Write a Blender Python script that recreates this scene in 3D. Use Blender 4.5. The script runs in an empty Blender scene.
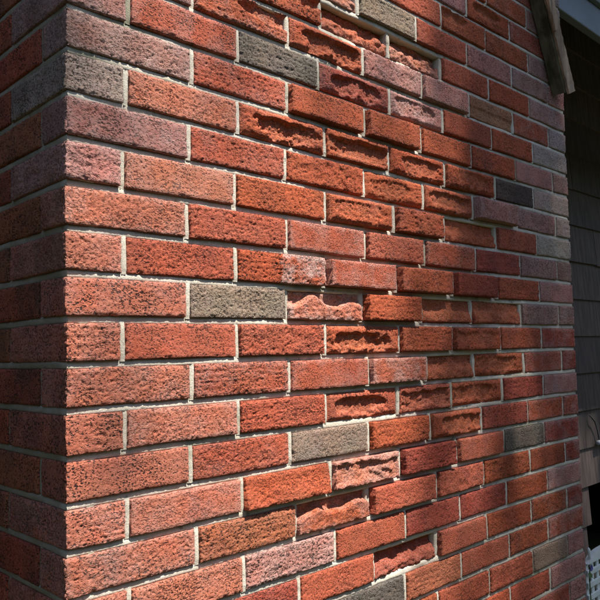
import bpy, math, random
import numpy as np
from mathutils import Matrix, Vector

# ---------------------------------------------------------------- camera, sky, sun, exposure
SC = bpy.context.scene
COL = SC.collection
P = 0.2127                     # brick pitch along a course
H = 0.06641                    # course pitch
Z0 = 29 * H                    # height of bed joint 0 above the ground
WALL_W = 7.44 * P              # width of the chimney
DEPTH = 0.75                   # how far the chimney stands out from the house wall

cam_d = bpy.data.cameras.new('camera')
cam = bpy.data.objects.new('camera', cam_d)
COL.objects.link(cam)
right = Vector((0.69615324, -0.71747054, -0.02463108))
down = Vector((0.03065643, 0.0639895, -0.99747959))
fwd = Vector((0.71723835, 0.69364355, 0.06654159))
M = Matrix.Identity(4)
for i in range(3):
    M[i][0], M[i][1], M[i][2] = right[i], -down[i], -fwd[i]
M[0][3], M[1][3], M[2][3] = -0.44658, -0.98074, Z0 - 0.52044
cam.matrix_world = M
cam_d.sensor_width = 36.0
cam_d.lens = 1.17245 * 36.0
cam_d.shift_x = -0.06948
cam_d.shift_y = 0.00653
cam_d.clip_start = 0.02
cam_d.clip_end = 2000
SC.camera = cam

SUN_TO = Vector((0.25, -1.0, 2.0)).normalized()          # towards the sun
SUN_EL = math.asin(SUN_TO.z)
SUN_AZ = math.atan2(SUN_TO.x, SUN_TO.y)
world = bpy.data.worlds.new('World')
SC.world = world
world.use_nodes = True
wn = world.node_tree
wn.nodes.clear()
w_out = wn.nodes.new('ShaderNodeOutputWorld')
w_bg = wn.nodes.new('ShaderNodeBackground')
w_sky = wn.nodes.new('ShaderNodeTexSky')
w_sky.sky_type = 'NISHITA'
w_sky.sun_disc = False
w_sky.sun_elevation = SUN_EL
w_sky.sun_rotation = SUN_AZ
w_bg.inputs['Strength'].default_value = 0.072
wn.links.new(w_sky.outputs[0], w_bg.inputs['Color'])
wn.links.new(w_bg.outputs[0], w_out.inputs['Surface'])

sun_d = bpy.data.lights.new('sun', 'SUN')
sun_d.energy = 5.0
sun_d.angle = math.radians(0.55)
sun_d.color = (1.0, 0.94, 0.85)
sun = bpy.data.objects.new('sun', sun_d)
COL.objects.link(sun)
sun.rotation_euler = SUN_TO.to_track_quat('Z', 'Y').to_euler()

SC.view_settings.view_transform = 'Standard'
SC.view_settings.look = 'None'
SC.view_settings.gamma = 1.0
SC.view_settings.exposure = 1.16
SC.view_settings.use_curve_mapping = False
SC.render.engine = 'CYCLES'
SC.cycles.max_bounces = 4
SC.cycles.diffuse_bounces = 3

rng = np.random.default_rng(7)
random.seed(7)

# ---------------------------------------------------------------- helpers
def tag(o, label=None, cat=None, group=None, kind=None):
    if label: o['label'] = label
    if cat: o['category'] = cat
    if group: o['group'] = group
    if kind: o['kind'] = kind
    return o

def empty(name, loc=(0, 0, 0), parent=None):
    o = bpy.data.objects.new(name, None)
    COL.objects.link(o)
    o.location = loc
    o.empty_display_size = 0.1
    if parent: o.parent = parent
    return o

def mesh_np(name, verts, faces, mat, smooth=True, core=None, damp=None):
    """verts (n,3), faces (m,4) int; a face with -1 as last index is a triangle"""
    me = bpy.data.meshes.new(name)
    verts = np.asarray(verts, np.float32); faces = np.asarray(faces, np.int32)
    me.vertices.add(len(verts)); me.vertices.foreach_set('co', verts.ravel())
    k = faces.shape[1]
    me.loops.add(faces.size); me.loops.foreach_set('vertex_index', faces.ravel())
    me.polygons.add(len(faces))
    me.polygons.foreach_set('loop_start', np.arange(0, faces.size, k, dtype=np.int32))
    me.polygons.foreach_set('loop_total', np.full(len(faces), k, np.int32))
    me.polygons.foreach_set('use_smooth', np.full(len(faces), smooth, bool))
    me.update(calc_edges=True)
    if core is not None:
        at = me.attributes.new('core', 'FLOAT', 'POINT'); at.data.foreach_set('value', np.asarray(core, np.float32))
    if damp is not None:
        at = me.attributes.new('damp_side', 'FLOAT', 'POINT'); at.data.foreach_set('value', np.asarray(damp, np.float32))
    me.materials.append(mat)
    return me

def obj(name, me, parent=None, loc=(0, 0, 0), rotz=0.0):
    o = bpy.data.objects.new(name, me)
    COL.objects.link(o)
    o.location = loc
    o.rotation_euler = (0, 0, rotz)
    if parent: o.parent = parent
    return o

def hash2(ix, iy, seed):
    n = (ix.astype(np.int64) * 374761393 + iy.astype(np.int64) * 668265263 + seed * 1274126177) & 0xffffffff
    n = ((n ^ (n >> 13)) * 1274126177) & 0xffffffff
    n = (n ^ (n >> 16)) & 0xffff
    return n / 32767.5 - 1.0

def vnoise(x, y, seed):
    x = np.asarray(x, float); y = np.asarray(y, float)
    ix = np.floor(x); iy = np.floor(y)
    fx = x - ix; fy = y - iy
    fx = fx * fx * (3 - 2 * fx); fy = fy * fy * (3 - 2 * fy)
    a = hash2(ix, iy, seed); b = hash2(ix + 1, iy, seed)
    c = hash2(ix, iy + 1, seed); d = hash2(ix + 1, iy + 1, seed)
    return (a * (1 - fx) + b * fx) * (1 - fy) + (c * (1 - fx) + d * fx) * fy

def fbm(x, y, seed, octaves=3):
    s = 0; a = 1.0; t = 0
    for o in range(octaves):
        s = s + a * vnoise(x * 2 ** o, y * 2 ** o, seed + 17 * o); t += a; a *= 0.55
    return s / t

def sstep(a, b, x):
    t = np.clip((x - a) / (b - a), 0, 1)
    return t * t * (3 - 2 * t)

BOXF = np.array([(0, 1, 3, 2), (4, 6, 7, 5), (0, 4, 5, 1), (2, 3, 7, 6), (0, 2, 6, 4), (1, 5, 7, 3)])
def boxes(name, specs, mat, parent=None, bevel=0.0, kind=None):
    """ONE mesh of boxes; spec = (x0,x1,y0,y1,z0,z1)"""
    V = []; F = []
    for s in specs:
        b = 8 * (len(V) // 8)
        for x in s[0:2]:
            for y in s[2:4]:
                for z in s[4:6]:
                    V.append((x, y, z))
        F += [tuple(b + i for i in f) for f in BOXF]
    o = obj(name, mesh_np(name, V, F, mat, False), parent)
    if bevel:
        m = o.modifiers.new('bevel', 'BEVEL'); m.width = bevel; m.segments = 2
    if kind: o['kind'] = kind
    return o

def tube(name, pts, rad, mat, parent=None, n=8):
    pts = [Vector(p) for p in pts]
    rads = rad if isinstance(rad, (list, tuple)) else [rad] * len(pts)
    V = []; F = []
    for i, p in enumerate(pts):
        t = (pts[min(i + 1, len(pts) - 1)] - pts[max(i - 1, 0)]).normalized()
        a = t.orthogonal().normalized() if abs(t.z) > 0.9 else t.cross(Vector((0, 0, 1))).normalized()
        b = t.cross(a)
        for k in range(n):
            g = 2 * math.pi * k / n
            V.append(p + (a * math.cos(g) + b * math.sin(g)) * rads[i])
    for i in range(len(pts) - 1):
        for k in range(n):
            F.append((i * n + k, i * n + (k + 1) % n, (i + 1) * n + (k + 1) % n, (i + 1) * n + k))
    base = len(V)
    V += [pts[0], pts[-1]]
    e = (len(pts) - 1) * n
    for k in range(0, n, 2):
        F.append((base, (k + 2) % n, k + 1, k)); F.append((base + 1, e + k, e + k + 1, e + (k + 2) % n))
    return obj(name, mesh_np(name, [tuple(v) for v in V], F, mat, True), parent)

# ---------------------------------------------------------------- materials
class NT:
    def __init__(s, name):
        s.m = bpy.data.materials.new(name); s.m.use_nodes = True
        s.t = s.m.node_tree; s.t.nodes.clear()
        s.out = s.t.nodes.new('ShaderNodeOutputMaterial')
        s.b = s.t.nodes.new('ShaderNodeBsdfPrincipled')
        s.link(s.b.outputs[0], s.out.inputs['Surface'])
    def link(s, a, b): s.t.links.new(a, b)
    def put(s, sock, v):
        if isinstance(v, bpy.types.NodeSocket): s.link(v, sock)
        elif v is not None: sock.default_value = v
    def coord(s, kind='Object'): return s.t.nodes.new('ShaderNodeTexCoord').outputs[kind]
    def info(s): return s.t.nodes.new('ShaderNodeObjectInfo')
    def attr(s, name):
        n = s.t.nodes.new('ShaderNodeAttribute'); n.attribute_type = 'OBJECT'; n.attribute_name = name
        return n
    def noise(s, vec, scale, detail=3, rough=0.55, dist=0.0):
        n = s.t.nodes.new('ShaderNodeTexNoise')
        s.put(n.inputs['Vector'], vec); n.inputs['Scale'].default_value = scale
        n.inputs['Detail'].default_value = detail; n.inputs['Roughness'].default_value = rough
        n.inputs['Distortion'].default_value = dist
        return n.outputs['Fac']
    def voro(s, vec, scale, feature='F1', rand=1.0):
        n = s.t.nodes.new('ShaderNodeTexVoronoi'); n.feature = feature
        s.put(n.inputs['Vector'], vec); n.inputs['Scale'].default_value = scale
        n.inputs['Randomness'].default_value = rand
        return n.outputs['Distance']
    def math(s, op, a, b=None, clamp=False):
        n = s.t.nodes.new('ShaderNodeMath'); n.operation = op; n.use_clamp = clamp
        s.put(n.inputs[0], a)
        if b is not None: s.put(n.inputs[1], b)
        return n.outputs[0]
    def ramp(s, v, lo, hi, a=0.0, b=1.0, smooth=True):
        n = s.t.nodes.new('ShaderNodeMapRange')
        n.interpolation_type = 'SMOOTHSTEP' if smooth else 'LINEAR'
        s.put(n.inputs['Value'], v); s.put(n.inputs['From Min'], lo); s.put(n.inputs['From Max'], hi)
        s.put(n.inputs['To Min'], a); s.put(n.inputs['To Max'], b)
        return n.outputs[0]
    def mix(s, f, a, b, mode='MIX'):
        n = s.t.nodes.new('ShaderNodeMix'); n.data_type = 'RGBA'; n.blend_type = mode
        s.put(n.inputs[0], f)
        s.put(n.inputs[6], a if isinstance(a, bpy.types.NodeSocket) else (*a, 1.0))
        s.put(n.inputs[7], b if isinstance(b, bpy.types.NodeSocket) else (*b, 1.0))
        return n.outputs[2]
    def vadd(s, a, b):
        n = s.t.nodes.new('ShaderNodeVectorMath'); n.operation = 'ADD'
        s.put(n.inputs[0], a); s.put(n.inputs[1], b); return n.outputs[0]
    def vscale(s, a, v):
        n = s.t.nodes.new('ShaderNodeVectorMath'); n.operation = 'MULTIPLY'
        s.put(n.inputs[0], a); n.inputs[1].default_value = v; return n.outputs[0]
    def bump(s, h, strength, dist):
        n = s.t.nodes.new('ShaderNodeBump'); n.inputs['Strength'].default_value = strength
        n.inputs['Distance'].default_value = dist; s.put(n.inputs['Height'], h)
        s.link(n.outputs[0], s.b.inputs['Normal'])
        return n
    def done(s, col, rough=0.9, spec=0.25):
        s.put(s.b.inputs['Base Color'], col if isinstance(col, bpy.types.NodeSocket) else (*col, 1.0))
        s.put(s.b.inputs['Roughness'], rough)
        s.b.inputs['Specular IOR Level'].default_value = spec
        return s.m

def mat_brick():
    n = NT('fired_brick')
    inf = n.info()
    off = n.t.nodes.new('ShaderNodeCombineXYZ')
    for i, k in enumerate((37.0, 91.0, 53.0)):
        n.put(off.inputs[i], n.math('MULTIPLY', inf.outputs['Random'], k))
    v = n.vadd(n.coord(), off.outputs[0])
    body = inf.outputs['Color']
    # cloudy change of firing colour within a brick
    cloud = n.noise(v, 16, 3, 0.6)
    c = n.mix(n.ramp(cloud, 0.35, 0.68, 0.0, 0.60), body, n.mix(1.0, body, (1.22, 0.98, 0.90), 'MULTIPLY'))
    c = n.mix(n.ramp(n.noise(v, 11, 2, 0.5), 0.52, 0.72, 0.0, 0.55), c, n.mix(1.0, body, (0.66, 0.58, 0.66), 'MULTIPLY'))
    # sandy grain, light and dark
    c = n.mix(n.ramp(n.noise(v, 480, 2, 0.65), 0.38, 0.70, 0.0, 0.36), c, n.mix(1.0, body, (0.52, 0.42, 0.40), 'MULTIPLY'))
    c = n.mix(n.ramp(n.noise(n.vadd(v, (5.1, 2.2, 7.7)), 330, 2, 0.65), 0.54, 0.70, 0.0, 0.55), c, n.mix(1.0, c, (1.35, 1.75, 1.8), 'MULTIPLY'))
    # dark iron specks, and pits with their shade put into the colour, in drifts
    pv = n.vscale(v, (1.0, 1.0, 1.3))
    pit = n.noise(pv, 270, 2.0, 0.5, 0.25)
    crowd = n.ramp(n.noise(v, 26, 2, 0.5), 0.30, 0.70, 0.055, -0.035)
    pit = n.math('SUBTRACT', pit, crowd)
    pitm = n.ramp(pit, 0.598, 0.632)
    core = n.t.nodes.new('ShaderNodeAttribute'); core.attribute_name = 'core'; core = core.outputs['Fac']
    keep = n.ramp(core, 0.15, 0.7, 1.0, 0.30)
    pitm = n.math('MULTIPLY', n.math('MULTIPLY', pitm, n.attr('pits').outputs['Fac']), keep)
    # where the face has spalled off, the raw crumbly core is more orange and dusty
    c = n.mix(n.ramp(core, 0.1, 0.8, 0.0, 0.75), c, n.mix(n.ramp(n.noise(v, 210, 3, 0.7), 0.35, 0.68), n.mix(1.0, body, (1.12, 1.10, 0.95), 'MULTIPLY'), n.mix(0.25, body, (0.52, 0.33, 0.24))))
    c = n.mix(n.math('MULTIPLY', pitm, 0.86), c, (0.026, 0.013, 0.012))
    # lime bloom: pale haze in clouds, stronger by the edges of some bricks
    g = n.t.nodes.new('ShaderNodeSeparateXYZ'); n.link(n.coord('Generated'), g.inputs[0])
    ex = n.math('ABSOLUTE', n.math('SUBTRACT', g.outputs['X'], 0.5))
    ez = n.math('ABSOLUTE', n.math('SUBTRACT', g.outputs['Z'], 0.5))
    edge = n.math('MAXIMUM', n.ramp(ex, 0.42, 0.50), n.ramp(ez, 0.28, 0.5))
    bl = n.math('ADD', n.noise(v, 22, 4, 0.65), n.math('MULTIPLY', edge, 0.16))
    blm = n.math('MULTIPLY', n.ramp(bl, 0.38, 0.72), n.attr('bloom').outputs['Fac'], True)
    blm = n.math('MULTIPLY', blm, n.math('GREATER_THAN', n.math('ADD', g.outputs['X'], n.math('MULTIPLY', n.noise(v, 60, 3), 0.12)), n.attr('bloom_from').outputs['Fac']))
    blm = n.math('MULTIPLY', blm, n.ramp(n.noise(v, 300, 3, 0.7), 0.36, 0.58, 0.35, 1.0))
    c = n.mix(blm, c, n.mix(0.35, (0.52, 0.43, 0.40), body))
    # mossy soot in patches, mostly on the side that never dries
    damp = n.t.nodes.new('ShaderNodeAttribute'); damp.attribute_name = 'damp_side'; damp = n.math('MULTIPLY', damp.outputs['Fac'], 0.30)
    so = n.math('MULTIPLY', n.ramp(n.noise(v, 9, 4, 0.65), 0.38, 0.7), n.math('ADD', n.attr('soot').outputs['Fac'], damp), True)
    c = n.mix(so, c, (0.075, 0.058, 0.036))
    hgt = n.math('SUBTRACT', n.math('MULTIPLY', n.noise(v, 420, 3, 0.75), 0.8),
                 n.math('MULTIPLY', n.ramp(pit, 0.50, 0.66), 1.3))
    n.bump(hgt, 1.0, 0.0019)
    return n.done(c, 0.92, 0.18)

def mat_mortar():
    n = NT('lime_mortar')
    v = n.coord()
    c = n.mix(n.ramp(n.noise(v, 14, 4, 0.65), 0.35, 0.68), (0.50, 0.455, 0.375), (0.62, 0.58, 0.505))
    c = n.mix(n.ramp(n.noise(v, 420, 2, 0.7), 0.35, 0.7, 0.0, 0.5), c, (0.36, 0.33, 0.27))
    # algae and soot in drifts
    c = n.mix(n.ramp(n.noise(v, 4.5, 4, 0.6), 0.52, 0.68, 0.0, 0.70), c, (0.19, 0.19, 0.125))
    c = n.mix(n.ramp(n.noise(v, 60, 3, 0.6), 0.62, 0.74, 0.0, 0.7), c, (0.12, 0.11, 0.08))
    # the damp, never sunned return and the heart of the wall hold more algae
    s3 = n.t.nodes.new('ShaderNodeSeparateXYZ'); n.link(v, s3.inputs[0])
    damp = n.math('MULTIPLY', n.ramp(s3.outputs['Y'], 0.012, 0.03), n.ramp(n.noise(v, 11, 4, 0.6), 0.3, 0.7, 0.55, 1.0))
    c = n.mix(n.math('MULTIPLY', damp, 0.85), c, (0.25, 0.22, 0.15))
    n.bump(n.noise(v, 350, 4, 0.7), 0.8, 0.0018)
    return n.done(c, 0.95, 0.1)

def mat_plain(name, col, rough=0.7, var=0.25, scale=8, bump=0.0, spec=0.3, stretch=(1, 1, 1), per_object=0.0):
    n = NT(name)
    v = n.vscale(n.coord(), stretch)
    dark = tuple(x * (1 - var) for x in col); light = tuple(min(1, x * (1 + var)) for x in col)
    f = n.noise(v, scale, 4, 0.6)
    c = n.mix(n.ramp(f, 0.3, 0.7), dark, light)
    if per_object:
        r = n.info().outputs['Random']
        c = n.mix(1.0, c, n.mix(r, (1 - per_object,) * 3, (1 + per_object, 1 + per_object * 0.8, 1 + per_object * 0.7)), 'MULTIPLY')
    if bump: n.bump(n.noise(v, scale * 3, 4, 0.65), 0.7, bump)
    return n.done(c, rough, spec)

BRICK = mat_brick()
MORTAR = mat_mortar()
WOOD = mat_plain('weathered_board', (0.29, 0.205, 0.14), 0.85, 0.45, 10, 0.0015, 0.15, (4, 4, 0.5))
SHADEWOOD = mat_plain('shaded_timber', (0.085, 0.075, 0.045), 0.9, 0.5, 12, 0.002, 0.1, (3, 3, 0.7))  # post timber, its colour darkened for the shaded left side of the brace
SHINGLE = mat_plain('stained_shingle', (0.105, 0.084, 0.077), 0.85, 0.25, 9, 0.0010, 0.15, (5, 1, 0.6), 0.22)
SHEATH = mat_plain('dark_sheathing', (0.03, 0.028, 0.026), 0.9, 0.2)
FASCIA = mat_plain('slate_blue_paint', (0.150, 0.172, 0.196), 0.55, 0.10, 6, 0.0004, 0.3)
ROOF = mat_plain('asphalt_roof', (0.09, 0.088, 0.085), 0.95, 0.4, 60, 0.002)
GUTTER = mat_plain('pale_gutter', (0.42, 0.47, 0.43), 0.5, 0.15, 9)
DARK = mat_plain('crawlspace_black', (0.012, 0.011, 0.010), 0.95, 0.3)  # near-black lining, the opening's inner darkness put into the colour
LATT = mat_plain('white_lattice_plastic', (0.76, 0.82, 0.79), 0.5, 0.08, 30, 0.0, 0.4)
STEEL = mat_plain('galvanised_steel', (0.42, 0.45, 0.50), 0.4, 0.2, 40)
CABLE = mat_plain('grey_cable', (0.07, 0.07, 0.068), 0.6, 0.1)
LEAF = mat_plain('leaf_green', (0.055, 0.095, 0.028), 0.6, 0.3, 3)
PETAL = mat_plain('violet_petal', (0.10, 0.09, 0.30), 0.6, 0.2, 60)
STEM = mat_plain('green_stem', (0.07, 0.13, 0.035), 0.6, 0.2, 60)
BARK = mat_plain('tree_bark', (0.10, 0.075, 0.055), 0.95, 0.4, 14, 0.01, 0.1, (1, 1, 0.3))

def mat_ground():
    n = NT('garden_soil')
    v = n.coord()
    c = n.mix(n.ramp(n.noise(v, 1.3, 5, 0.6), 0.4, 0.62), (0.075, 0.055, 0.038), (0.045, 0.075, 0.022))
    c = n.mix(n.ramp(n.noise(v, 45, 4, 0.7), 0.35, 0.7, 0, 0.6), c, (0.03, 0.035, 0.015))
    n.bump(n.noise(v, 30, 5, 0.7), 0.8, 0.02)
    return n.done(c, 0.95, 0.1)
GROUND = mat_ground()

# ---------------------------------------------------------------- ground
gv = []
NG = 40
for j in range(NG + 1):
    for i in range(NG + 1):
        x = (i / NG * 2 - 1); y = (j / NG * 2 - 1)
        x = math.copysign(abs(x) ** 2.2, x) * 300; y = math.copysign(abs(y) ** 2.2, y) * 300
        gv.append((x, y, 0.0))
gf = [(j * (NG + 1) + i, j * (NG + 1) + i + 1, (j + 1) * (NG + 1) + i + 1, (j + 1) * (NG + 1) + i)
      for j in range(NG) for i in range(NG)]
tag(obj('ground', mesh_np('ground', gv, gf, GROUND, False)), 'bare garden soil with thin grass around the chimney foot', 'ground', kind='structure')

# ---------------------------------------------------------------- chimney
chimney = tag(empty('brick_chimney', (0, 0, 0)),
              'weathered red brick chimney with spalled bricks and pale mortar joints', 'chimney')

def zi(i): return Z0 - i * H          # height of bed joint i

HEADS = {
    -6: {5: 4.99},
    -5: {4.5: 4.46, 5.5: 5.39},
    -4: {3: 3.044, 4: 3.967, 5: 4.959, 6: 5.99, 7: 6.963},
    -3: {2.5: 2.51, 3.5: 3.516, 4.5: 4.455, 5.5: 5.421, 6.5: 6.419},
    -2: {1: 1.047, 2: 2.069, 3: 3.079, 4: 4.044, 5: 4.974, 6: 5.981, 7: 6.935},
    -1: {0.5: 0.478, 1.5: 1.491, 2.5: 2.444, 3.5: 3.488, 4.5: 4.427, 5.5: 5.444, 6.5: 6.46},
    0: {1: 1.034, 2: 2.041, 3: 3.084, 4: 4.001, 5: 4.975, 6: 5.992, 7: 6.994},
    1: {0.5: 0.458, 1.5: 1.48, 2.5: 2.51, 3.5: 3.435, 4.5: 4.429, 5.5: 5.486, 6.5: 6.434},
    2: {1: 0.995, 2: 2.001, 3: 3.045, 4: 4.021, 5: 4.977, 6: 5.992, 7: 7.023},
    3: {0.5: 0.428, 1.5: 1.438, 2.5: 2.49, 3.5: 3.503, 4.5: 4.393, 5.5: 5.487, 6.5: 6.46},
    4: {1: 0.972, 2: 2.002, 3: 3.034, 4: 3.997, 5: 4.988, 6: 6.017, 7: 7.008},
    5: {0.5: 0.434, 1.5: 1.438, 2.5: 2.469, 3.5: 3.508, 4.5: 4.51, 5.5: 5.452, 6.5: 6.487},
    6: {1: 0.972, 2: 1.992, 3: 2.98, 4: 3.92, 5: 4.894, 6: 5.992, 7: 6.993},
    7: {0.5: 0.423, 1.5: 1.44, 2.5: 2.454, 3.5: 3.534, 4.5: 4.465, 5.5: 5.477, 6.5: 6.486},
    8: {1: 1.003, 2: 2.003, 3: 3.037, 4: 3.985, 5: 4.894, 6: 6.016, 7: 7.032},
    9: {0.5: 0.437, 1.5: 1.445, 2.5: 2.442, 3.5: 3.488, 4.5: 4.404, 5.5: 5.486, 6.5: 6.485},
    10: {1: 0.981, 2: 1.994, 3: 3.011, 4: 4.004, 5: 5.006, 6: 6.055, 7: 7.007},
    11: {0.5: 0.454, 1.5: 1.467, 2.5: 2.48, 3.5: 3.474, 4.5: 4.466, 5.5: 5.453, 6.5: 6.456},
    12: {1: 1.032, 2: 2.052, 3: 3.006, 4: 4.076, 5: 4.986, 6: 6.053, 7: 7.016},
    13: {0.5: 0.464, 1.5: 1.472, 2.5: 2.516, 3.5: 3.524, 4.5: 4.485, 5.5: 5.469, 6.5: 6.48},
    14: {2: 2.07, 3: 3.052, 4: 4.066, 5: 5.018, 6: 6.035, 7: 6.996},
    15: {3.5: 3.5, 4.5: 4.472, 5.5: 5.49, 6.5: 6.45},
    16: {4: 4.03, 5: 5.025, 6: 6.017, 7: 6.952},
    17: {5.5: 5.456, 6.5: 6.447},
    18: {7: 6.959},
}

C_TOP, C_BOT = -17, 28                # courses built

def heads_of(c):
    """head joints of a course on the front face, in brick pitches from the corner"""
    even = (c % 2 == 0)
    noms = [1, 2, 3, 4, 5, 6, 7] if even else [0.5, 1.5, 2.5, 3.5, 4.5, 5.5, 6.5]
    known = HEADS.get(c, {})
    r = random.Random(c * 31 + 5)
    out = []
    for q in noms:
        d = q + r.uniform(-0.02, 0.02) - (0.0 if even else 0.035)
        out.append(known.get(q, d))
    return [0.0] + out + [7.44]

# fired colours (base reflectance)
RED = (0.365, 0.094, 0.052); ORA = (0.370, 0.092, 0.042); DEEP = (0.285, 0.062, 0.040)
SAL = (0.420, 0.143, 0.089); PNK = (0.40, 0.185, 0.16); PUR = (0.300, 0.160, 0.138)
GRY = (0.155, 0.130, 0.105); TAU = (0.245, 0.188, 0.142); BRN = (0.36, 0.122, 0.064); PAL = (0.33, 0.26, 0.22)

# what sets single bricks apart: (course, place from the corner)
SP = {
 (-7,5): dict(sp=('scoop', .018, .35, .35)), (-6,5): dict(sp=('scoop', .016, .45, .35)),
 (-5,5): dict(sp=('scoop', .016, .25, .3), col=ORA), (-6,4): dict(col=PNK, bl=.2), (-5,4): dict(col=RED),
 (-4,2): dict(sp=('recess', .024), col=SAL, bl=.5), (-4,3): dict(col=TAU, bl=.25, pits=.6), (-4,4): dict(col=RED), (-4,5): dict(col=PNK),
 (-4,6): dict(col=PUR, bl=.5),
 (-3,2): dict(sp=('scoop', .020, .72, .25), col=ORA), (-3,3): dict(sp=('recess', .026), col=ORA, bl=.3),
 (-3,4): dict(sp=('recess', .028), col=SAL, bl=.4), (-3,5): dict(col=RED), (-3,6): dict(col=ORA),
 (-2,1): dict(sp=('scoop', .018, .78, .28), col=ORA), (-2,2): dict(sp=('gouge', .020), col=ORA),
 (-2,3): dict(sp=('rough', .004), col=PNK, bl=.4), (-2,4): dict(col=PNK, bl=.3, off=.003), (-2,5): dict(col=(.33,.16,.09), sp=('ledge', .005)),
 (-1,0): dict(col=PUR, bl=.5), (-1,1): dict(col=RED, bl=.35), (-1,2): dict(col=GRY, pits=.5, bl=.15),
 (-1,3): dict(sp=('gouge', .017), col=DEEP, bl=.3), (-1,4): dict(sp=('gouge', .010), col=PNK, bl=.7), (-1,5): dict(col=RED),
 (-1,6): dict(col=ORA),
 (0,0): dict(col=PUR, bl=.55), (0,1): dict(col=RED), (0,2): dict(col=ORA, off=.005), (0,3): dict(col=ORA, off=.006), (0,4): dict(col=ORA, off=.002),
 (0,5): dict(col=ORA), (0,6): dict(col=PNK, bl=.2),
 (1,0): dict(col=PAL, bl=.3, pits=1.), (1,1): dict(col=SAL), (1,2): dict(sp=('gouge', .019), col=ORA, off=.001),
 (1,3): dict(sp=('gouge', .020), col=ORA, off=.001), (1,4): dict(sp=('gouge', .010), col=ORA, off=.003), (1,5): dict(sp=('gouge', .013), col=ORA, off=.004),
 (1,6): dict(col=(.085,.062,.052), pits=.5),
 (2,0): dict(col=(.29,.13,.11), bl=.45), (2,1): dict(col=RED), (2,2): dict(col=ORA, sp=('rough', .004)), (2,3): dict(col=ORA, sp=('gouge', .006)),
 (2,4): dict(sp=('gouge', .012), col=ORA, off=.002), (2,5): dict(col=PNK, bl=.4, off=.010, sp=('rough', .004)), (2,6): dict(col=PUR, bl=.35),
 (3,0): dict(col=PNK, bl=.45), (3,1): dict(col=SAL), (3,2): dict(col=ORA, off=.001), (3,3): dict(col=ORA, off=.005, sp=('gouge', .006)),
 (3,4): dict(col=ORA, off=.006, sp=('rough', .005)), (3,5): dict(col=ORA, sp=('recess', .014)), (3,6): dict(col=RED),
 (4,0): dict(col=SAL, bl=.4), (4,1): dict(col=RED, off=.001), (4,2): dict(col=RED, bl=.45, off=.002), (4,3): dict(col=RED, off=.003),
 (4,4): dict(col=RED, bl=.35, off=.002), (4,5): dict(col=DEEP),
 (5,0): dict(col=SAL, bl=.35), (5,1): dict(col=RED), (5,2): dict(col=ORA, sp=('half', .009), bl=1.3, bf=.52), (5,3): dict(col=RED, off=.009, bl=.45),
 (5,4): dict(col=ORA, off=.008), (5,5): dict(col=DEEP, off=.008),
 (6,0): dict(col=SAL, bl=.25), (6,1): dict(col=TAU, pits=.8, bl=.2), (6,2): dict(col=SAL, bl=.9, sp=('scallop', .016)),
 (6,3): dict(col=ORA, off=.008), (6,4): dict(col=ORA, sp=('recess', .012)), (6,5): dict(col=ORA, sp=('recess', .010)),
 (7,0): dict(col=SAL, bl=.2), (7,1): dict(col=RED), (7,2): dict(col=RED, sp=('rough', .004), off=.002), (7,3): dict(col=ORA, sp=('gouge', .018), off=.001),
 (7,4): dict(col=ORA, off=.003), (7,5): dict(col=ORA, sp=('gouge', .006), off=.004),
 (8,0): dict(col=SAL, bl=.25), (8,1): dict(col=RED), (8,2): dict(col=RED, bl=.3), (8,3): dict(col=RED, bl=.6, off=.005), (8,4): dict(col=ORA, sp=('recess', .012)),
 (8,5): dict(col=ORA, sp=('gouge', .010)),
 (9,0): dict(col=SAL), (9,1): dict(col=SAL), (9,2): dict(col=RED), (9,3): dict(col=RED, sp=('gouge', .016), off=-.004), (9,4): dict(col=RED, sp=('gouge', .014), off=-.002),
 (9,5): dict(col=ORA, sp=('gouge', .012), off=-.002), (9,6): dict(col=DEEP),
 (10,0): dict(col=SAL), (10,1): dict(col=RED), (10,2): dict(col=TAU, pits=.6), (10,3): dict(col=ORA, off=.003), (10,4): dict(sp=('gouge', .014), col=ORA, off=.004),
 (10,5): dict(col=DEEP),
 (11,0): dict(col=SAL), (11,1): dict(col=SAL), (11,2): dict(col=ORA, sp=('bulge', .012), off=.002), (11,3): dict(col=SAL, bl=.5, sp=('gouge', .012), off=.006),
 (11,4): dict(col=DEEP, off=.007), (11,5): dict(col=RED, off=.004), (11,6): dict(col=GRY, pits=.5),
 (12,0): dict(col=SAL), (12,1): dict(col=BRN, bl=.1), (12,2): dict(col=ORA, bl=.45, sp=('scallop', .022)), (12,3): dict(col=RED, off=.006),
 (12,4): dict(col=RED, sp=('rough', .004), off=.003), (12,5): dict(col=ORA, sp=('rough', .004)), (12,6): dict(col=ORA),
 (13,0): dict(col=SAL), (13,1): dict(col=SAL, bl=.2), (13,2): dict(col=PNK, bl=.5), (13,3): dict(col=RED), (13,4): dict(col=DEEP), (13,5): dict(col=DEEP),
 (13,6): dict(col=ORA), (14,2): dict(col=RED), (14,3): dict(col=DEEP, sp=('recess', .024)), (14,4): dict(col=RED, off=.003), (14,5): dict(col=ORA),
 (15,3): dict(col=(.10,.088,.075), pits=.5), (15,4): dict(col=BRN), (15,5): dict(col=RED), (15,6): dict(col=ORA), (16,4): dict(col=RED), (16,5): dict(col=RED),
 (16,6): dict(col=TAU, pits=.4),
}

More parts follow.
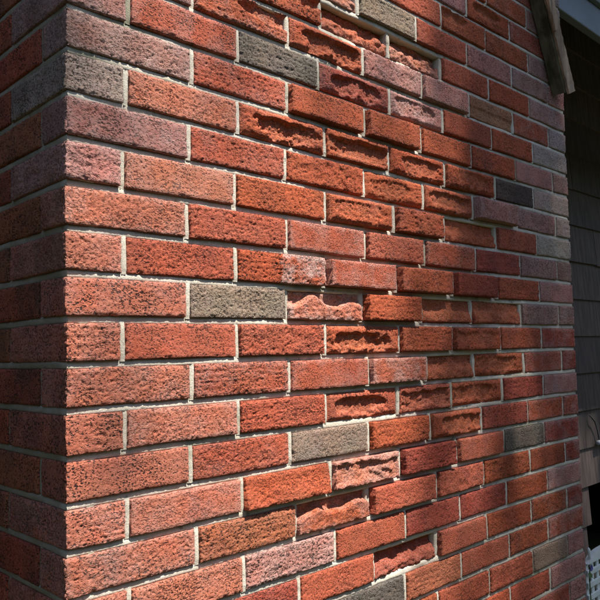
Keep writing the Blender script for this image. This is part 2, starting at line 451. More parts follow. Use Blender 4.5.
def relief(kind, g, xn, t, xm, zm, seed, args):
    n1 = fbm(xm / 0.035, xm * 0, seed, 3); n2 = fbm(xm / 0.016, zm / 0.013, seed + 5, 3)
    n3 = fbm(xm / 0.05, zm * 0 + 3.3, seed + 9, 2)
    raw = 0.0016 * fbm(xm / 0.0065, zm / 0.0055, seed + 61, 2)
    g = g * 0.68
    if kind == 'gouge' and seed % 5 == 0:                 # sheared off in flat layers
        m = fbm(xm / 0.055, zm / 0.028, seed + 71, 3) + 0.9 * sstep(0.05, 0.35, t) - 0.75 * sstep(0.62, 1.0, t) - 0.12
        lat = sstep(-0.01, 0.06, xn + 0.04 * n2) * sstep(-0.01, 0.06, 1 - xn + 0.04 * n2)
        lay = 0.55 * sstep(0.18, 0.24, m) + 0.45 * sstep(0.48, 0.54, m)
        return (-g * lay * (1 - 0.35 * t) * lat + raw * lay)
    if kind == 'gouge':
        q = random.Random(seed)
        cx, ct = 0.5 + q.uniform(-0.08, 0.08), 0.47 + q.uniform(-0.06, 0.06) + 0.06 * n3
        rx, rt = q.uniform(0.36, 0.47), q.uniform(0.27, 0.36) + 0.05 * n1
        rr = np.abs((xn - cx) / rx) ** 4 + np.where(t < ct, np.abs((t - ct) / rt) ** 3.0, np.abs((t - ct) / (rt * 1.45)) ** 1.6) + 0.75 * n2 + 0.3 * n1
        f = 1 - sstep(0.35, 1.15, rr)
        deep = np.clip(0.85 + 0.5 * n3 + q.uniform(-0.5, 0.5) * (xn - 0.5), 0.3, 1.3)
        pillow = 0.004 * (1 - sstep(0, 0.16, np.minimum(np.minimum(xn * 3.5, (1 - xn) * 3.5), np.minimum(t, 1 - t))))
        return -g * 0.88 * f * deep * (1 + 0.3 * n2) + 0.0014 * n2 + raw * f - pillow
    if kind == 'recess':
        g = g / 0.68
        f = 1 - 0.66 * sstep(0.28, 0.72, t + 0.22 * n1)
        return -g * f + g * 0.22 * n2 + 0.0015 * fbm(xm / 0.008, zm / 0.007, seed + 3, 2)
    if kind == 'scallop':
        th = 0.34 + 0.16 * np.cos(xn * 11 + seed) + 0.15 * n1
        f = 1 - sstep(th - 0.06, th + 0.14, t)
        return -g * 1.2 * f + 0.12 * g + 0.14 * g * n2 + raw
    if kind == 'scoop':
        cx, ct = args
        r = ((xn - cx) / 0.36) ** 2 + ((t - ct) / 0.34) ** 2 + 0.5 * n2 * 0.6
        return -g * (1 - sstep(0.25, 1.0, r))
    if kind == 'half':
        return g * sstep(0.44, 0.47, xn + 0.02 * n1) * (0.8 + 0.4 * n2)
    if kind == 'bulge':
        return g * sstep(0.25, 0.9, t + 0.2 * n1) * (0.7 + 0.4 * n2)
    if kind == 'ledge':
        return -g * sstep(0.48, 0.52, t) + g * 0.2 * n2
    return g * n2 + 0.4 * g * n1

def brick_arrays(w, h, d, res, seed, off=0.0, sp=None, rough=1.0, skirt=0.05):
    """a brick's exposed skin: front face, the returning side face when d > 0, and its edges running back into the wall.
    local frame: x -w/2..w/2, z -h/2..h/2, face at y = 0, outward = -y"""
    nx = max(5, int(round(w / res))); nz = max(4, int(round(h / res)))
    ny = max(3, int(round(d / res))) if d > 0 else 0
    sx = np.concatenate([np.zeros(ny), np.linspace(0, w, nx + 1)])
    sy = np.concatenate([np.linspace(d, 0, ny + 1)[:-1], np.zeros(nx + 1)]) if ny else np.zeros(nx + 1)
    front = np.concatenate([np.zeros(ny), np.ones(nx + 1)])
    zz = np.linspace(-h / 2, h / 2, nz + 1)
    X, Zg = np.meshgrid(sx, zz); Y, _ = np.meshgrid(sy, zz); Fr, _ = np.meshgrid(front, zz)
    S = X - Y                                             # arc length across the corner
    xn = np.where(Fr > 0, X / w, 0.5); t = 0.5 - Zg / h
    # fine pitted relief
    out = 0.0008 * rough * fbm(S / 0.0042, Zg / 0.0036, seed, 2)
    pit = fbm(S / 0.0046 + 31, Zg / 0.0036, seed + 3, 2)
    out = out - 0.0014 * rough * sstep(0.20, 0.46, pit)
    out = out + 0.0010 * fbm(S / 0.06, Zg / 0.04, seed + 11, 2)
    if seed % 4 == 0:                                     # some faces keep the drag marks of the wire
        out = out + 0.0009 * fbm(S / 0.045, Zg / 0.0032, seed + 81, 2)
    elif seed % 4 == 1:
        out = out * 0.55
    e_z = np.minimum(Zg + h / 2, h / 2 - Zg)
    e_x = np.minimum(np.where(d > 0, S + d, X), w - X)
    e = np.minimum(e_z, e_x)
    chip = np.clip(fbm(S / 0.012, Zg / 0.012, seed + 21, 2) - 0.28, 0, 1)
    out = out - (0.0011 + 0.0055 * chip) * (1 - sstep(0, 0.0050, e))
    if d > 0: out = out - (0.0008 + 0.0085 * chip) * (1 - sstep(0, 0.0060, np.abs(S)))
    corev = np.zeros_like(X)
    if sp:
        rl = np.where(Fr > 0, relief(sp[0], sp[1], xn, t, S, Zg, seed, sp[2:]), 0)
        out = out + rl; corev = sstep(0.0008, 0.005, -rl)
    out = out + off * Fr
    # ragged arrises
    zed = sstep(0.55, 1.0, np.abs(Zg) / (h / 2))
    Zo = Zg + np.sign(Zg) * zed * (0.0006 * fbm(S / 0.010, np.sign(Zg) * 5.0, seed + 31, 2) + 0.0010 * fbm(S / 0.07, np.sign(Zg) * 9.0, seed + 37, 1))
    xed = sstep(0.90, 1.0, np.abs(X / w - 0.5) * 2) * Fr
    Xo = X + np.where(X > w / 2, 1, (0 if d > 0 else -1)) * xed * 0.0007 * fbm(Zg / 0.009, np.sign(X - w / 2) * 4.0, seed + 41, 2)
    if ny:
        corner = 1 - sstep(0, 0.004, np.abs(S))
        Xv = Xo - np.where(Fr > 0, 0, out) + corner * 0.0008 * (1 + 2 * fbm(Zg / 0.008, Zg * 0, seed + 51, 2)); 
        Yv = Y - np.where(Fr > 0, out, 0)
    else:
        Xv = Xo; Yv = Y - out
    rows, cols = nz + 1, X.shape[1]
    V = np.stack([Xv - w / 2, Yv, Zo], -1)
    # skirts
    inx = np.where(front > 0, 0, skirt); iny = np.where(front > 0, skirt, 0.0)
    if ny:
        near = sx < skirt; inx = np.where((front > 0) & near, skirt - sx, inx)
        near2 = sy < skirt; iny = np.where((front == 0) & near2, skirt - sy, iny)
    ins = np.stack([inx, iny, np.zeros(cols)], -1)
    V0 = V.reshape(-1, 3)
    idx = np.arange(rows * cols).reshape(rows, cols)
    F = np.stack([idx[:-1, :-1], idx[:-1, 1:], idx[1:, 1:], idx[1:, :-1]], -1).reshape(-1, 4)
    base_in = np.stack([sx - w / 2, sy, np.zeros(cols)], -1)
    tb = base_in + ins; tb[:, 2] = V[-1, :, 2]
    bb = base_in + ins; bb[:, 2] = V[0, :, 2]
    n0 = len(V0); Ti = n0 + np.arange(cols); Bi = n0 + cols + np.arange(cols)
    F = [F, np.stack([idx[-1, :-1], idx[-1, 1:], Ti[1:], Ti[:-1]], -1), np.stack([idx[0, 1:], idx[0, :-1], Bi[:-1], Bi[1:]], -1)]
    V1 = [V0, tb, bb]; n1 = n0 + 2 * cols
    for ci, sgn in ((0, 1), (cols - 1, -1)):
        ed = V[:, ci, :].copy() 
        q = np.tile(base_in[ci] + ins[ci], (rows, 1)); q[:, 2] = ed[:, 2]
        V1.append(q); E = n1 + np.arange(rows); n1 += rows
        a, b = idx[:-1, ci], idx[1:, ci]
        f = np.stack([a, b, E[1:], E[:-1]], -1)
        F.append(f if sgn > 0 else f[:, ::-1])
    V1 = np.concatenate(V1); cr = np.zeros(len(V1)); cr[:n0] = corev.ravel()
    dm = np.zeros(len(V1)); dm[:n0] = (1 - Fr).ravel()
    return V1, np.concatenate(F), cr, dm

def ndc(p):
    v = Vector(p) - cam.matrix_world.translation
    x, y, z = v.dot(right), v.dot(down), v.dot(fwd)
    if z < 0.05: return None
    return 0.5 + 0.06948 + 1.17245 * x / z, 0.5 + 0.00653 + 1.17245 * y / z

def in_view(pts, m=0.012):
    q = [ndc(p) for p in pts]
    q = [a for a in q if a]
    if not q: return False
    return max(a[0] for a in q) > -m and min(a[0] for a in q) < 1 + m and max(a[1] for a in q) > -m and min(a[1] for a in q) < 1 + m

def jitter(col, r, amt=0.10):
    k = 1 + r.uniform(-amt, amt)
    return tuple(min(0.8, c * k * (1 + r.uniform(-amt * 0.5, amt * 0.5))) for c in col)

def default_col(c, u, r):
    """mix of firing colours as it changes over the wall"""
    if u > 6.75: return jitter(r.choice([PAL, PAL, PUR, PNK] if c < 7 else [RED, DEEP, PNK] if c > 9 else [PUR, PNK, DEEP]), r), r.uniform(.3, .6)
    if u > 6.0: return jitter(r.choice([PUR, PUR, RED, DEEP] if c < 10 else [RED, DEEP, ORA]), r), r.uniform(.2, .45)
    if u < 0.8: return jitter(r.choice([SAL, SAL, PNK] if c > 3 else [PUR, PNK]), r), r.uniform(.1, .4)
    return jitter(r.choice([RED, RED, ORA, DEEP, ORA]), r), r.choice([0.0, 0.0, 0.1, 0.25])

BED = 0.0115; HEADJ = 0.0098
rest = []                              # bricks the photograph does not show
count = 0
SIDE_EVEN = [0.425, 1.43, 2.43, DEPTH / P]; SIDE_ODD = [0.985, 1.985, 2.985, DEPTH / P]
bed_off = {}

def add_brick(name, w, h, d, loc, rotz, res, seed, col, bl, pits, soot, off, sp, seen, bfrom=-1.0):
    global count
    if not seen:
        V, F, cr, dm = brick_arrays(w, h, d, 0.02, seed, off, None, 0.5)
        cz, sz = math.cos(rotz), math.sin(rotz)
        Vw = np.stack([V[:, 0] * cz - V[:, 1] * sz + loc[0], V[:, 0] * sz + V[:, 1] * cz + loc[1], V[:, 2] + loc[2]], -1)
        rest.append((Vw, F)); return
    V, F, cr, dm = brick_arrays(w, h, d, res, seed, off, sp)
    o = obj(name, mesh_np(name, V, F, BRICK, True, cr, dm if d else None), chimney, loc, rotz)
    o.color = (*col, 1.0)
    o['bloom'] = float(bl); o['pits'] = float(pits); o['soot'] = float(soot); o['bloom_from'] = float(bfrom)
    count += 1

for c in range(C_TOP, C_BOT + 1):
    js = heads_of(c); even = (c % 2 == 0)
    zt, zb = zi(c) - BED / 2, zi(c + 1) + BED / 2
    zc, hh = (zt + zb) / 2, zt - zb
    side = SIDE_EVEN if even else SIDE_ODD
    for k in range(len(js) - 1):
        r = random.Random(c * 1009 + k * 77)
        x0 = js[k] * P + (HEADJ / 2 if k else 0); x1 = js[k + 1] * P - (HEADJ / 2 if k < len(js) - 2 else 0)
        if k == 0: x0 += r.uniform(-0.0018, 0.0014)
        w = x1 - x0; um = (js[k] + js[k + 1]) / 2
        d = side[0] * P - HEADJ / 2 if k == 0 else 0
        col, bl = default_col(c, um, r)
        s = SP.get((c, k), {})
        col = jitter(s['col'], r, 0.05) if 'col' in s else col
        bl = s.get('bl', bl if 'col' not in s else (0.12 if um > 1.8 else 0.45) * r.random())
        off = (s['off'] * (1.5 if s['off'] > 0 else 1) + r.uniform(-.0008, .0008)) if 'off' in s else r.uniform(-0.0012, 0.0016); sp = s.get('sp')
        pts = [(x, 0, z) for x in (x0, x1) for z in (zt, zb)] + ([(0, d, zt), (0, d, zb)] if d else [])
        proud = 0.0016 if (off > 0.004 and k) else 0.0            # standing proud, its arrises weathered back
        if off > 0.002 and k: x1 -= min(0.011, 1.05 * off)           # its worn right arris leaves the joint open
        w = x1 - x0 - 2.2 * proud
        add_brick('brick', w, hh - proud, d, ((x0 + x1) / 2, 0, zc), 0, 0.0017 if um < 2 else (0.0021 if um < 4 else 0.0028), abs(c * 131 + k * 17) + 3,
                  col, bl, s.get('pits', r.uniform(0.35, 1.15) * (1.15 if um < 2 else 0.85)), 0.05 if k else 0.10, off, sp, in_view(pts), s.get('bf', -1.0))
    # side face, behind the corner brick
    for k in range(len(side) - 1):
        r = random.Random(c * 733 + k * 191)
        y0 = side[k] * P + HEADJ / 2; y1 = side[k + 1] * P - HEADJ / 2
        col = jitter(r.choice([RED, DEEP, BRN, RED]), r)
        pts = [(0, y, z) for y in (y0, y1) for z in (zt, zb)]
        add_brick('brick', y1 - y0, hh, 0, (0, (y0 + y1) / 2, zc), -math.pi / 2, 0.003, abs(c * 57 + k * 11) + 900,
                  col, 0.05, 1.0, r.uniform(.3, .8), r.uniform(-.001, .001), None, in_view(pts))
        # the far side, seen only from elsewhere
        add_brick('brick', y1 - y0, hh, 0, (WALL_W, (y0 + y1) / 2, zc), math.pi / 2, 0.02, abs(c * 61 + k * 13) + 1500, col, 0, 1, 0, 0, None, False)

Vr = []; Fr_ = []; n = 0
for V, F in rest:
    Vr.append(V); Fr_.append(F + n); n += len(V)
o = obj('outlying_brickwork', mesh_np('outlying_brickwork', np.concatenate(Vr), np.concatenate(Fr_), BRICK, True), chimney)
o.color = (*RED, 1.0); o['bloom'] = 0.3; o['pits'] = 1.0; o['soot'] = 0.2; o['bloom_from'] = -1.0; o['kind'] = 'stuff'
print('bricks', count, 'outlying', len(rest))

def worn(c, u):
    """how far the brick at pitch u of course c has lost its face at the joint"""
    js = heads_of_cache.setdefault(c, heads_of(c))
    k = int(np.searchsorted(js, u)) - 1
    s = SP.get((c, max(0, k)), {})
    sp = s.get('sp'); e = max(0.0, -s.get('off', 0.0))
    if sp and sp[0] in ('recess', 'scallop'): e += sp[1] * 0.75
    elif sp and sp[0] == 'scoop': e += sp[1] * 0.25
    return e
heads_of_cache = {}
def weak(c, u):
    """the heart of the wall, where frost has raked the joints out"""
    return float(np.exp(-((u - 4.0) / 1.55) ** 4) * np.exp(-((c - 5.0) / 7.5) ** 4))
# mortar: a struck ribbon in every bed and head joint
MV = []; MF = []; mn = 0
def ribbon(A, B, width, seed, nrm, across, rec0=0.0035, step=0.004, wear=None, ends=False, slant=0.0):
    """joint from A to B; nrm = outward, across = direction over the joint"""
    global mn
    A = np.array(A); B = np.array(B); nrm = np.array(nrm, float); across = np.array(across, float)
    L = np.linalg.norm(B - A); m = max(2, int(L / step)) + 1
    s = np.linspace(0, 1, m)[:, None]; base = A + (B - A) * s; sm = (s[:, 0] * L)
    prof = [(-0.5, 0.045, 0), (-0.62, 0.004, 1), (-0.3, 0.0006, 1), (0.0, 0.0012, 1), (0.3, 0.0005, 1), (0.62, 0.003, 1), (0.5, 0.045, 0)]
    rows = []
    for j, (a, dep, live) in enumerate(prof):
        rec = rec0 + 0.0022 * fbm(sm / 0.09, sm * 0 + j * 0.2, seed, 2) + 0.00045 * fbm(sm / 0.010, sm * 0 + j * 0.9, seed + 7, 2)
        rec = rec - slant * a * -2
        if wear is not None: rec = rec + np.minimum(wear, 0.030) * (0.85 + 0.3 * fbm(sm / 0.02, sm * 0 + 7.7 + j * 0.3, seed + 3, 2))
        if ends: rec = rec + 0.0012 * (1 - sstep(0.002, 0.009, np.minimum(sm, L - sm)))
        rec = np.maximum(rec, 0.0006) if live else np.zeros(m)
        rows.append(base + across * (a * width) - nrm * (dep + rec)[:, None])
    V = np.stack(rows, 1).reshape(-1, 3); nn = len(prof)
    idx = np.arange(m * nn).reshape(m, nn)
    F = np.stack([idx[:-1, :-1], idx[:-1, 1:], idx[1:, 1:], idx[1:, :-1]], -1).reshape(-1, 4) + mn
    MV.append(V); MF.append(F); mn += len(V)

for c in range(C_TOP, C_BOT + 2):
    vis = -10 < c < 21; st = 0.004 if vis else 0.05
    m_ = max(2, int((WALL_W - 0.008) / st)) + 1
    xs_ = np.linspace(0.004, WALL_W - 0.004, m_) / P
    wr = np.array([max(0.12 * worn(c, q), 0.22 * worn(c - 1, q)) for q in xs_]) if vis else None
    if wr is not None: wr = wr + np.array([0.0055 * weak(c, q) - 0.0022 * float(sstep(4.8, 6.4, q)) for q in xs_]) * (1 + 0.9 * fbm(xs_ / 0.7, xs_ * 0 + c, 77, 2))
    if wr is not None: wr = np.convolve(np.pad(wr, 2, mode='edge'), np.ones(5) / 5, 'valid')
    ribbon((0.004, 0, zi(c)), (WALL_W - 0.004, 0, zi(c)), BED, c + 400, (0, -1, 0), (0, 0, 1), 0.0048, st, wr, False, 0.0012)
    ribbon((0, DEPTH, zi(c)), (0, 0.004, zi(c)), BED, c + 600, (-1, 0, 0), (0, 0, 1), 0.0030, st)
    ribbon((WALL_W, 0.004, zi(c)), (WALL_W, DEPTH, zi(c)), BED, c + 800, (1, 0, 0), (0, 0, 1), 0.003, 0.05)
    if c > C_BOT: continue
    side = SIDE_EVEN if c % 2 == 0 else SIDE_ODD
    za, zb = zi(c) - BED * 0.25, zi(c + 1) + BED * 0.25
    for k, u in enumerate(heads_of(c)[1:-1]):
        ribbon((u * P, 0, za), (u * P, 0, zb), HEADJ, c * 9 + k + 2000, (0, -1, 0), (1, 0, 0), (0.0028 if u < 3.5 else 0.0020), st,
               np.full(max(2, int((za - zb) / st)) + 1, 0.3 * max(worn(c, u - 0.05), worn(c, u + 0.05)) + 0.0028 * weak(c, u) * random.Random(c * 7 + k).uniform(0.3, 1.3)) if vis else None, True)
    for k, u in enumerate(side[:-1]):
        ribbon((0, u * P, za), (0, u * P, zb), HEADJ, c * 9 + k + 3000, (-1, 0, 0), (0, -1, 0), 0.003, st, None, True)
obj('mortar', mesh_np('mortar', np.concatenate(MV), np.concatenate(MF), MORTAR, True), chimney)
boxes('core', [(0.042, WALL_W - 0.042, 0.042, DEPTH - 0.002, 0.0, zi(C_TOP))], SHEATH, chimney)

# ---------------------------------------------------------------- house behind
house = tag(empty('house', (1.6, DEPTH, 0)), 'dark brown shingle-clad house wall with slate blue eave behind the chimney', 'house')
house_inv = Vector((-1.6, -DEPTH, 0))
def hb(name, specs, mat, parent=house, bevel=0.0, kind=None):
    o = boxes(name, specs, mat, parent, bevel, kind)
    o.location = house_inv
    return o
OPEN_X0, OPEN_Z1 = 3.21, Z0 - 1.285          # crawlspace opening beside the lattice
EAVE = Z0 + 0.566
hb('wall', [(-3.0, 6.0, DEPTH + 0.03, DEPTH + 0.20, OPEN_Z1, EAVE + 0.74),
            (-3.0, OPEN_X0 - 0.04, DEPTH + 0.03, DEPTH + 0.20, 0.0, OPEN_Z1 - 0.001),
            (4.6, 6.0, DEPTH + 0.03, DEPTH + 0.20, 0.0, OPEN_Z1 - 0.001)], SHEATH)
hb('crawlspace', [(OPEN_X0 - 0.1, 4.7, DEPTH + 0.9, DEPTH + 0.95, 0, OPEN_Z1 + 0.2), (OPEN_X0 - 0.1, OPEN_X0 - 0.05, DEPTH + 0.21, DEPTH + 0.899, 0, OPEN_Z1 + 0.2),
                  (4.7, 4.75, DEPTH + 0.21, DEPTH + 0.899, 0, OPEN_Z1 + 0.2), (OPEN_X0 - 0.2, 4.8, DEPTH + 0.21, DEPTH + 0.95, OPEN_Z1 + 0.21, OPEN_Z1 + 0.25)], DARK)
# shingles in courses 0.2 m apart, butts thick, each its own board
far_sh = []
butts = [Z0 + 0.726 - 0.2 * i for i in range(-3, 13)]
nsh = 0
for bi, zb in enumerate(butts):
    r = random.Random(bi * 7 + 1)
    x = -2.95 + r.uniform(0, 0.15)
    while x < 5.9:
        w = r.uniform(1.3, 2.2)
        x0, x1 = x, x + w - 0.006
        x += w
        if zb < OPEN_Z1 - 0.02 and x1 > OPEN_X0 and x0 < 4.6:
            if x0 < OPEN_X0 - 0.06: x1 = OPEN_X0 + r.uniform(-0.03, 0.02) - 0.03 * (butts[bi - 1] < OPEN_Z1)
            else: continue
        if x0 < -0.012 < x1: x1 = -0.012
        elif x0 < WALL_W + 0.012 < x1: x0 = WALL_W + 0.012
        elif x1 > -0.01 and x0 < WALL_W + 0.01: continue
        dz = r.uniform(-0.004, 0.004); th = r.uniform(0.014, 0.020); ww = x1 - x0
        V = [(0, -th, dz), (ww, -th, dz), (ww, 0.022, dz), (0, 0.022, dz), (0, -0.001, 0.235), (ww, -0.001, 0.235), (ww, 0.022, 0.235), (0, 0.022, 0.235)]
        F = [(0, 1, 5, 4), (0, 3, 2, 1), (1, 2, 6, 5), (0, 4, 7, 3), (4, 5, 6, 7)]
        if x1 > 2.7 and x0 < 4.3 and nsh < 290:
            o = obj('shingle', mesh_np('shingle', V, F, SHINGLE, False), house, tuple(Vector((x0, DEPTH, zb)) + house_inv))
            nsh += 1
        else:
            far_sh.append((np.array(V) + np.array((x0, DEPTH, zb)), np.array(F)))
Vs = []; Fs = []; n = 0
for V, F in far_sh:
    Vs.append(V); Fs.append(F + n); n += len(V)
o = obj('shingle_field', mesh_np('shingle_field', np.concatenate(Vs), np.concatenate(Fs), SHINGLE, False), house, tuple(house_inv)); o['kind'] = 'stuff'
# eave: fascia with a moulded lower band, gutter, soffit and roof slope
FY = 0.03
hb('fascia', [(1.60, 6.2, FY, FY + 0.03, EAVE, EAVE + 0.105)], FASCIA, bevel=0.004)
hb('fascia_cap', [(1.60, 6.2, FY - 0.018, FY + 0.027, EAVE + 0.107, EAVE + 0.165)], FASCIA, bevel=0.004)
hb('gutter', [(1.66, 6.2, FY - 0.115, FY - 0.10, EAVE + 0.20, EAVE + 0.30), (1.66, 6.2, FY - 0.10, FY - 0.021, EAVE + 0.20, EAVE + 0.212), (1.66, 6.2, FY - 0.125, FY - 0.101, EAVE + 0.301, EAVE + 0.312)], GUTTER, bevel=0.004)
V = [(1.58, FY - 0.10, EAVE + 0.33), (6.3, FY - 0.10, EAVE + 0.33), (6.3, 5.0, EAVE + 3.0), (1.58, 5.0, EAVE + 3.0)]
V += [(x, y, z + 0.05) for x, y, z in V]
o = obj('roof', mesh_np('roof', V, [(3, 2, 1, 0), (4, 5, 6, 7), (0, 1, 5, 4), (1, 2, 6, 5), (2, 3, 7, 6), (3, 0, 4, 7)], ROOF, False), house, tuple(house_inv))
V = [(-3.2, DEPTH - 0.2, EAVE + 0.33 + 0.53), (1.575, DEPTH - 0.2, EAVE + 0.33 + 0.53), (1.575, 5.0, EAVE + 3.0), (-3.2, 5.0, EAVE + 3.0)]

# ---------------------------------------------------------------- leaning timber brace at the chimney's edge
def plank(name, a, b, w, t, mat, parent, seed=0):
    """board from a to b, w wide in the wall's plane, t thick towards the viewer, worn edges"""
    a = Vector(a); b = Vector(b); ax = (b - a); L = ax.length; ax.normalize()
    yv = Vector((0, -1, 0)); sx = yv.cross(ax).normalized(); 
    m = 24; V = []; F = []
    ring = [(-.5, 0), (-.5, .93), (-.43, 1), (.43, 1), (.5, .93), (.5, 0)]
    rr = random.Random(seed)
    for i in range(m + 1):
        p = a + ax * (L * i / m)
        for (q, e) in ring:
            V.append(tuple(p - sx * (q * w + rr.uniform(-.0012, .0012)) + yv * (e * t + rr.uniform(-.001, .001))))
    k = len(ring)
    for i in range(m):
        for j in range(k):
            F.append((i * k + j, i * k + (j + 1) % k, (i + 1) * k + (j + 1) % k, (i + 1) * k + j))
    for s in (0, m * k):
        F += [(s, s + 1, s + 2, s + 5), (s + 2, s + 3, s + 4, s + 5)]
    me = mesh_np(name, V, F, mat, False)
    return obj(name, me, parent)
brace = tag(empty('timber_brace', (0, 0, 0)), 'leaning weathered timber brace of two boards at the upper right of the chimney', 'brace')
bz = Z0 + 0.012
plank('post', (1.522, -0.004, bz + 0.228), (1.522 - 0.115 * 2.6, -0.004, bz + 0.228 + 0.25 * 2.6), 0.040, 0.040, SHADEWOOD, brace, 1)
plank('facing_board', (1.534, -0.0445, bz + 0.226), (1.534 - 0.115 * 1.06, -0.0445, bz + 0.226 + 0.25 * 1.06), 0.047, 0.008, WOOD, brace, 2)
plank('upper_facing_board', (1.434, -0.0535, bz + 0.385), (1.434 - 0.115 * 1.8, -0.0535, bz + 0.385 + 0.25 * 1.8), 0.020, 0.008, WOOD, brace, 3)

# ---------------------------------------------------------------- lattice panel
LY = 0.30; LZ = Z0 - 1.345; LX0 = 2.205
lattice = tag(empty('lattice_panel', (LX0, LY, 0)), 'white square-holed plastic garden lattice panel at the lower right', 'lattice')
PT = 0.047; NXL, NZL = 20, 12
def lb(name, spec, bev=0.002):
    o = boxes(name, [(spec[0] - LX0, spec[1] - LX0, spec[2] - LY, spec[3] - LY, spec[4], spec[5])], LATT, lattice, bev); return o
for i in range(NXL + 1):
    x = LX0 + i * PT
    lb('upright_slat', (x, x + 0.023, LY, LY + 0.008, 0.02, LZ - 0.03))
for j in range(NZL):
    z = LZ - 0.050 - j * PT
    lb('cross_slat', (LX0 - 0.002, LX0 + NXL * PT + 0.025, LY - 0.0085, LY - 0.0005, z - 0.022, z))
# top rail with a rounded shoulder
V = []; F = []; n = 30; xr = LX0 + NXL * PT + 0.03
for i in range(n + 1):
    x = LX0 - 0.006 + (xr - LX0 + 0.006) * (i / n) ** 1.8
    top = LZ + 0.012 - 0.05 * math.exp(-max(0, x - LX0) / 0.035)
    for y, z in ((LY - 0.012, LZ - 0.026), (LY + 0.012, LZ - 0.026), (LY + 0.012, top), (LY - 0.012, top)):
        V.append((x - LX0, y - LY, max(z, LZ - 0.023) if z == top else z))
for i in range(n):
    for j in range(4):
        F.append((i * 4 + j, (i + 1) * 4 + j, (i + 1) * 4 + (j + 1) % 4, i * 4 + (j + 1) % 4))
F += [(0, 1, 2, 3), (n * 4 + 3, n * 4 + 2, n * 4 + 1, n * 4)]
obj('top_rail', mesh_np('top_rail', V, F, LATT, False), lattice)
tube('end_knob', [(0.028, -0.004, LZ - 0.012), (0.026, -0.004, LZ + 0.005), (0.024, -0.004, LZ + 0.018), (0.022, -0.004, LZ + 0.028), (0.021, -0.004, LZ + 0.034)],
     [0.004, 0.005, 0.007, 0.006, 0.002], LATT, lattice, 10)

# small violet flower on its stem, in front of the lattice
fl = tag(empty('violet_flower', (LX0 - 0.030, LY - 0.022, 0)), 'small violet flower with green leaves against the white lattice', 'flower')
tube('stem', [(0.01, 0, 0.0), (0.02, 0, LZ * 0.5), (0.012, 0, LZ - 0.09), (0.018, 0, LZ - 0.03)], 0.0022, STEM, fl, 6)
def leafmesh(name, c, d, up, L, W, mat, parent):
    c = Vector(c); d = Vector(d).normalized(); s = d.cross(Vector(up)).normalized(); nn = s.cross(d)
    V = []; m = 6
    for i in range(m + 1):
        t = i / m; hw = W * math.sin(math.pi * (0.06 + 0.9 * t)) ** 0.8
        p = c + d * (L * t) - nn * (0.25 * L * t * t)
        V += [tuple(p - s * hw + nn * hw * 0.3), tuple(p), tuple(p + s * hw + nn * hw * 0.3)]
    F = []
    for i in range(m):
        for j in range(2): F.append((i * 3 + j, i * 3 + j + 1, (i + 1) * 3 + j + 1, (i + 1) * 3 + j))
    return obj(name, mesh_np(name, V, F, mat, True), parent)
for k in range(5):
    a = 2 * math.pi * k / 5
    leafmesh('petal', (0.018, -0.003, LZ - 0.032), (math.cos(a), -0.5, math.sin(a)), (0, -1, 0.2), 0.014, 0.007, PETAL, fl)
for k, (zz, a) in enumerate([(0.05, 2.6), (0.065, -0.3), (0.15, 2.2)]):
    leafmesh('leaf', (0.014, -0.002, LZ - zz), (math.cos(a), -0.45, -0.35), (0, -0.3, 1), 0.026, 0.008, STEM, fl)

# cable and steel pipe on the shingles
cab = tag(empty('wall_cable', (3.25, DEPTH, 0)), 'thin grey cable curving down the shingles to the pipe', 'cable')
tube('sheath', [(-.03, -.022, Z0 - .90), (-.02, -.030, Z0 - .915), (.01, -.030, Z0 - .935), (.035, -.030, Z0 - .975), (.048, -.032, Z0 - 1.02), (.05, -.034, Z0 - 1.06)], 0.0042, CABLE, cab)
pipe = tag(empty('steel_pipe', (3.29, DEPTH, 0)), 'short galvanised steel pipe running sideways on the shingles', 'pipe')
tube('barrel', [(0.0, -.034, Z0 - 1.052), (0.02, -.034, Z0 - 1.052), (0.6, -.034, Z0 - 1.056)], [0.011, 0.011, 0.011], STEEL, pipe, 12)
tube('collar', [(-.012, -.034, Z0 - 1.052), (0.018, -.034, Z0 - 1.052)], 0.013, STEEL, pipe, 12)

# ---------------------------------------------------------------- shade tree in the garden, on the sun's side
def tree(name, foot, aim, crown_c, crown_r, nleaf, seed, label):
    r = np.random.default_rng(seed)
    t = tag(empty(name, foot), label, 'tree')
    f = Vector(foot); cc = Vector(crown_c) - f
    tube('trunk', [(0, 0, -0.1), (0.05, 0.03, cc.z * 0.25), (-0.06, 0.05, cc.z * 0.5), tuple(cc * 0.75 + Vector((0, 0, cc.z * 0.05))), tuple(cc)], [0.26, 0.20, 0.17, 0.12, 0.05], BARK, t, 12)
    V = []; F = []
    # clumps of leaves on the ends of limbs
    ncl = 34
    cl = r.normal(size=(ncl, 3)); cl /= np.linalg.norm(cl, axis=1)[:, None]
    cl = cl * (r.random((ncl, 1)) ** 0.45) * np.array(crown_r) * 0.85
    for i in range(14):
        a = cc * 0.72 + Vector((0, 0, cc.z * 0.05)) ; b = cc + Vector(cl[i])
        tube('limb', [tuple(a.lerp(cc, i / 20)), tuple((a + b) / 2 + Vector((0, 0, 0.15))), tuple(b)], [0.07, 0.04, 0.012], BARK, t, 6)
    own = r.integers(0, ncl, nleaf)
    pos = cl[own] + r.normal(size=(nleaf, 3)) * 0.24 + np.array(cc)
    d = r.normal(size=(nleaf, 3)); d /= np.linalg.norm(d, axis=1)[:, None]
    s = np.cross(d, r.normal(size=(nleaf, 3))); s /= np.linalg.norm(s, axis=1)[:, None]
    L = r.uniform(0.065, 0.105, (nleaf, 1)); W = L * 0.40
    V = np.stack([pos - d * L, pos + s * W, pos + d * L, pos - s * W], 1).reshape(-1, 3)
    F = np.arange(nleaf * 4).reshape(-1, 4)
    obj('crown', mesh_np('crown', V, F, LEAF, False), t)
    return t
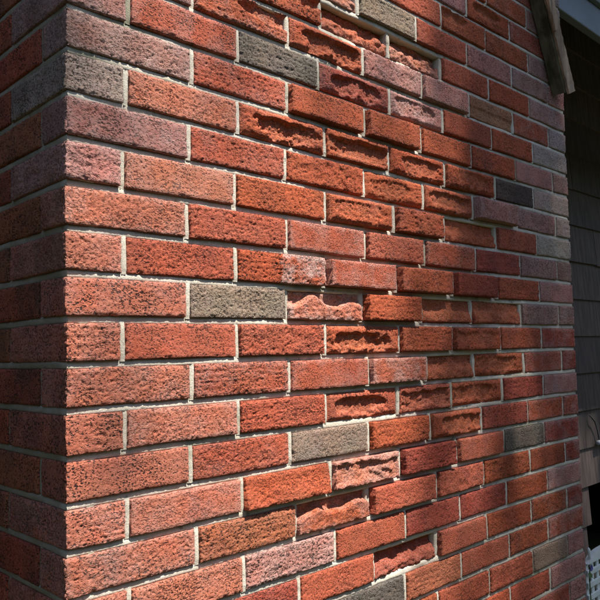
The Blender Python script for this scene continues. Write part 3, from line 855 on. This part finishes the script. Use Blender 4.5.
# its crown stands between the sun and the right-hand part of the wall
hit = Vector((2.62, 0.0, Z0 - 0.95)); dist = 15.0
cc = hit + SUN_TO * dist
tree('shade_tree', (cc.x + 0.4, cc.y - 0.3, 0.0), None, cc, (2.05, 2.2, 2.2), 8600, 3, 'leafy garden tree in front of the house, its crown shading the right of the wall')
hit = Vector((-0.75, 0.0, Z0 + 0.75)); cc = hit + SUN_TO * 11.5  # second crown, added out of view to dim the upper left
tree('shade_tree', (cc.x - 0.5, cc.y - 0.4, 0.0), None, cc, (1.0, 1.0, 1.0), 2600, 8, 'added smaller tree out of view, its thin crown dimming the upper left of the wall')


# ---------------------------------------------------------------- evergreen hedges added out of view to block sky fill, at left and in front
def make_hedge(loc, rotz, length, height, half, nleaf, leaf, seed, label):
    r = np.random.default_rng(seed)
    hedge = tag(empty('added_hedge', loc), label, 'hedge', 'added hedges blocking sky light')
    hedge.rotation_euler = (0, 0, rotz)
    hx = r.uniform(-1, 1, nleaf); hy = r.uniform(-0.5, 0.5, nleaf) * length; hz = height * r.random(nleaf) ** 0.9
    sh = half * (1 - 0.35 * (hz / height) ** 3) + 0.16 * half * fbm(hy / 0.35, hz / 0.35, seed, 2)
    px = np.where(r.random(nleaf) < 0.75, np.sign(hx) * sh * (1 - 0.25 * r.random(nleaf)), hx * sh)
    hz = hz + 0.12 * height * fbm(hy / 0.8, hy * 0, seed + 2, 2) * (hz / height)
    pos = np.stack([px, hy, hz], -1)
    d = r.normal(size=(nleaf, 3)) + np.array((0, 0, 0.5)); d /= np.linalg.norm(d, axis=1)[:, None]
    s = np.cross(d, r.normal(size=(nleaf, 3))); s /= np.linalg.norm(s, axis=1)[:, None]
    L = r.uniform(leaf, 2 * leaf, (nleaf, 1)); W = L * 0.45
    V = np.stack([pos - d * L, pos + s * W, pos + d * L, pos - s * W], 1).reshape(-1, 3)
    obj('foliage', mesh_np('foliage', V, np.arange(nleaf * 4).reshape(-1, 4), LEAF, False), hedge)
    m = max(3, int(length / 0.7))
    for i in range(m):
        y = (i + 0.5) / m * length - length / 2
        tube('stem', [(0.03 * (-1) ** i, y, -0.05), (-0.02, y + 0.04, height * .35), (0.02, y - 0.03, height * .65), (0.0, y, height * .9)], [0.05, 0.04, 0.03, 0.01], BARK, hedge, 7)
make_hedge((-2.9, 0.75, 0), 0.0, 3.7, 2.6, 0.62, 30000, 0.03, 11, 'added evergreen hedge out of view, cutting sky light on the left side of the chimney')
make_hedge((1.0, -5.2, 0), math.pi / 2, 13.0, 3.2, 0.8, 24000, 0.075, 12, 'added long evergreen hedge out of view, cutting sky light on the chimney front')
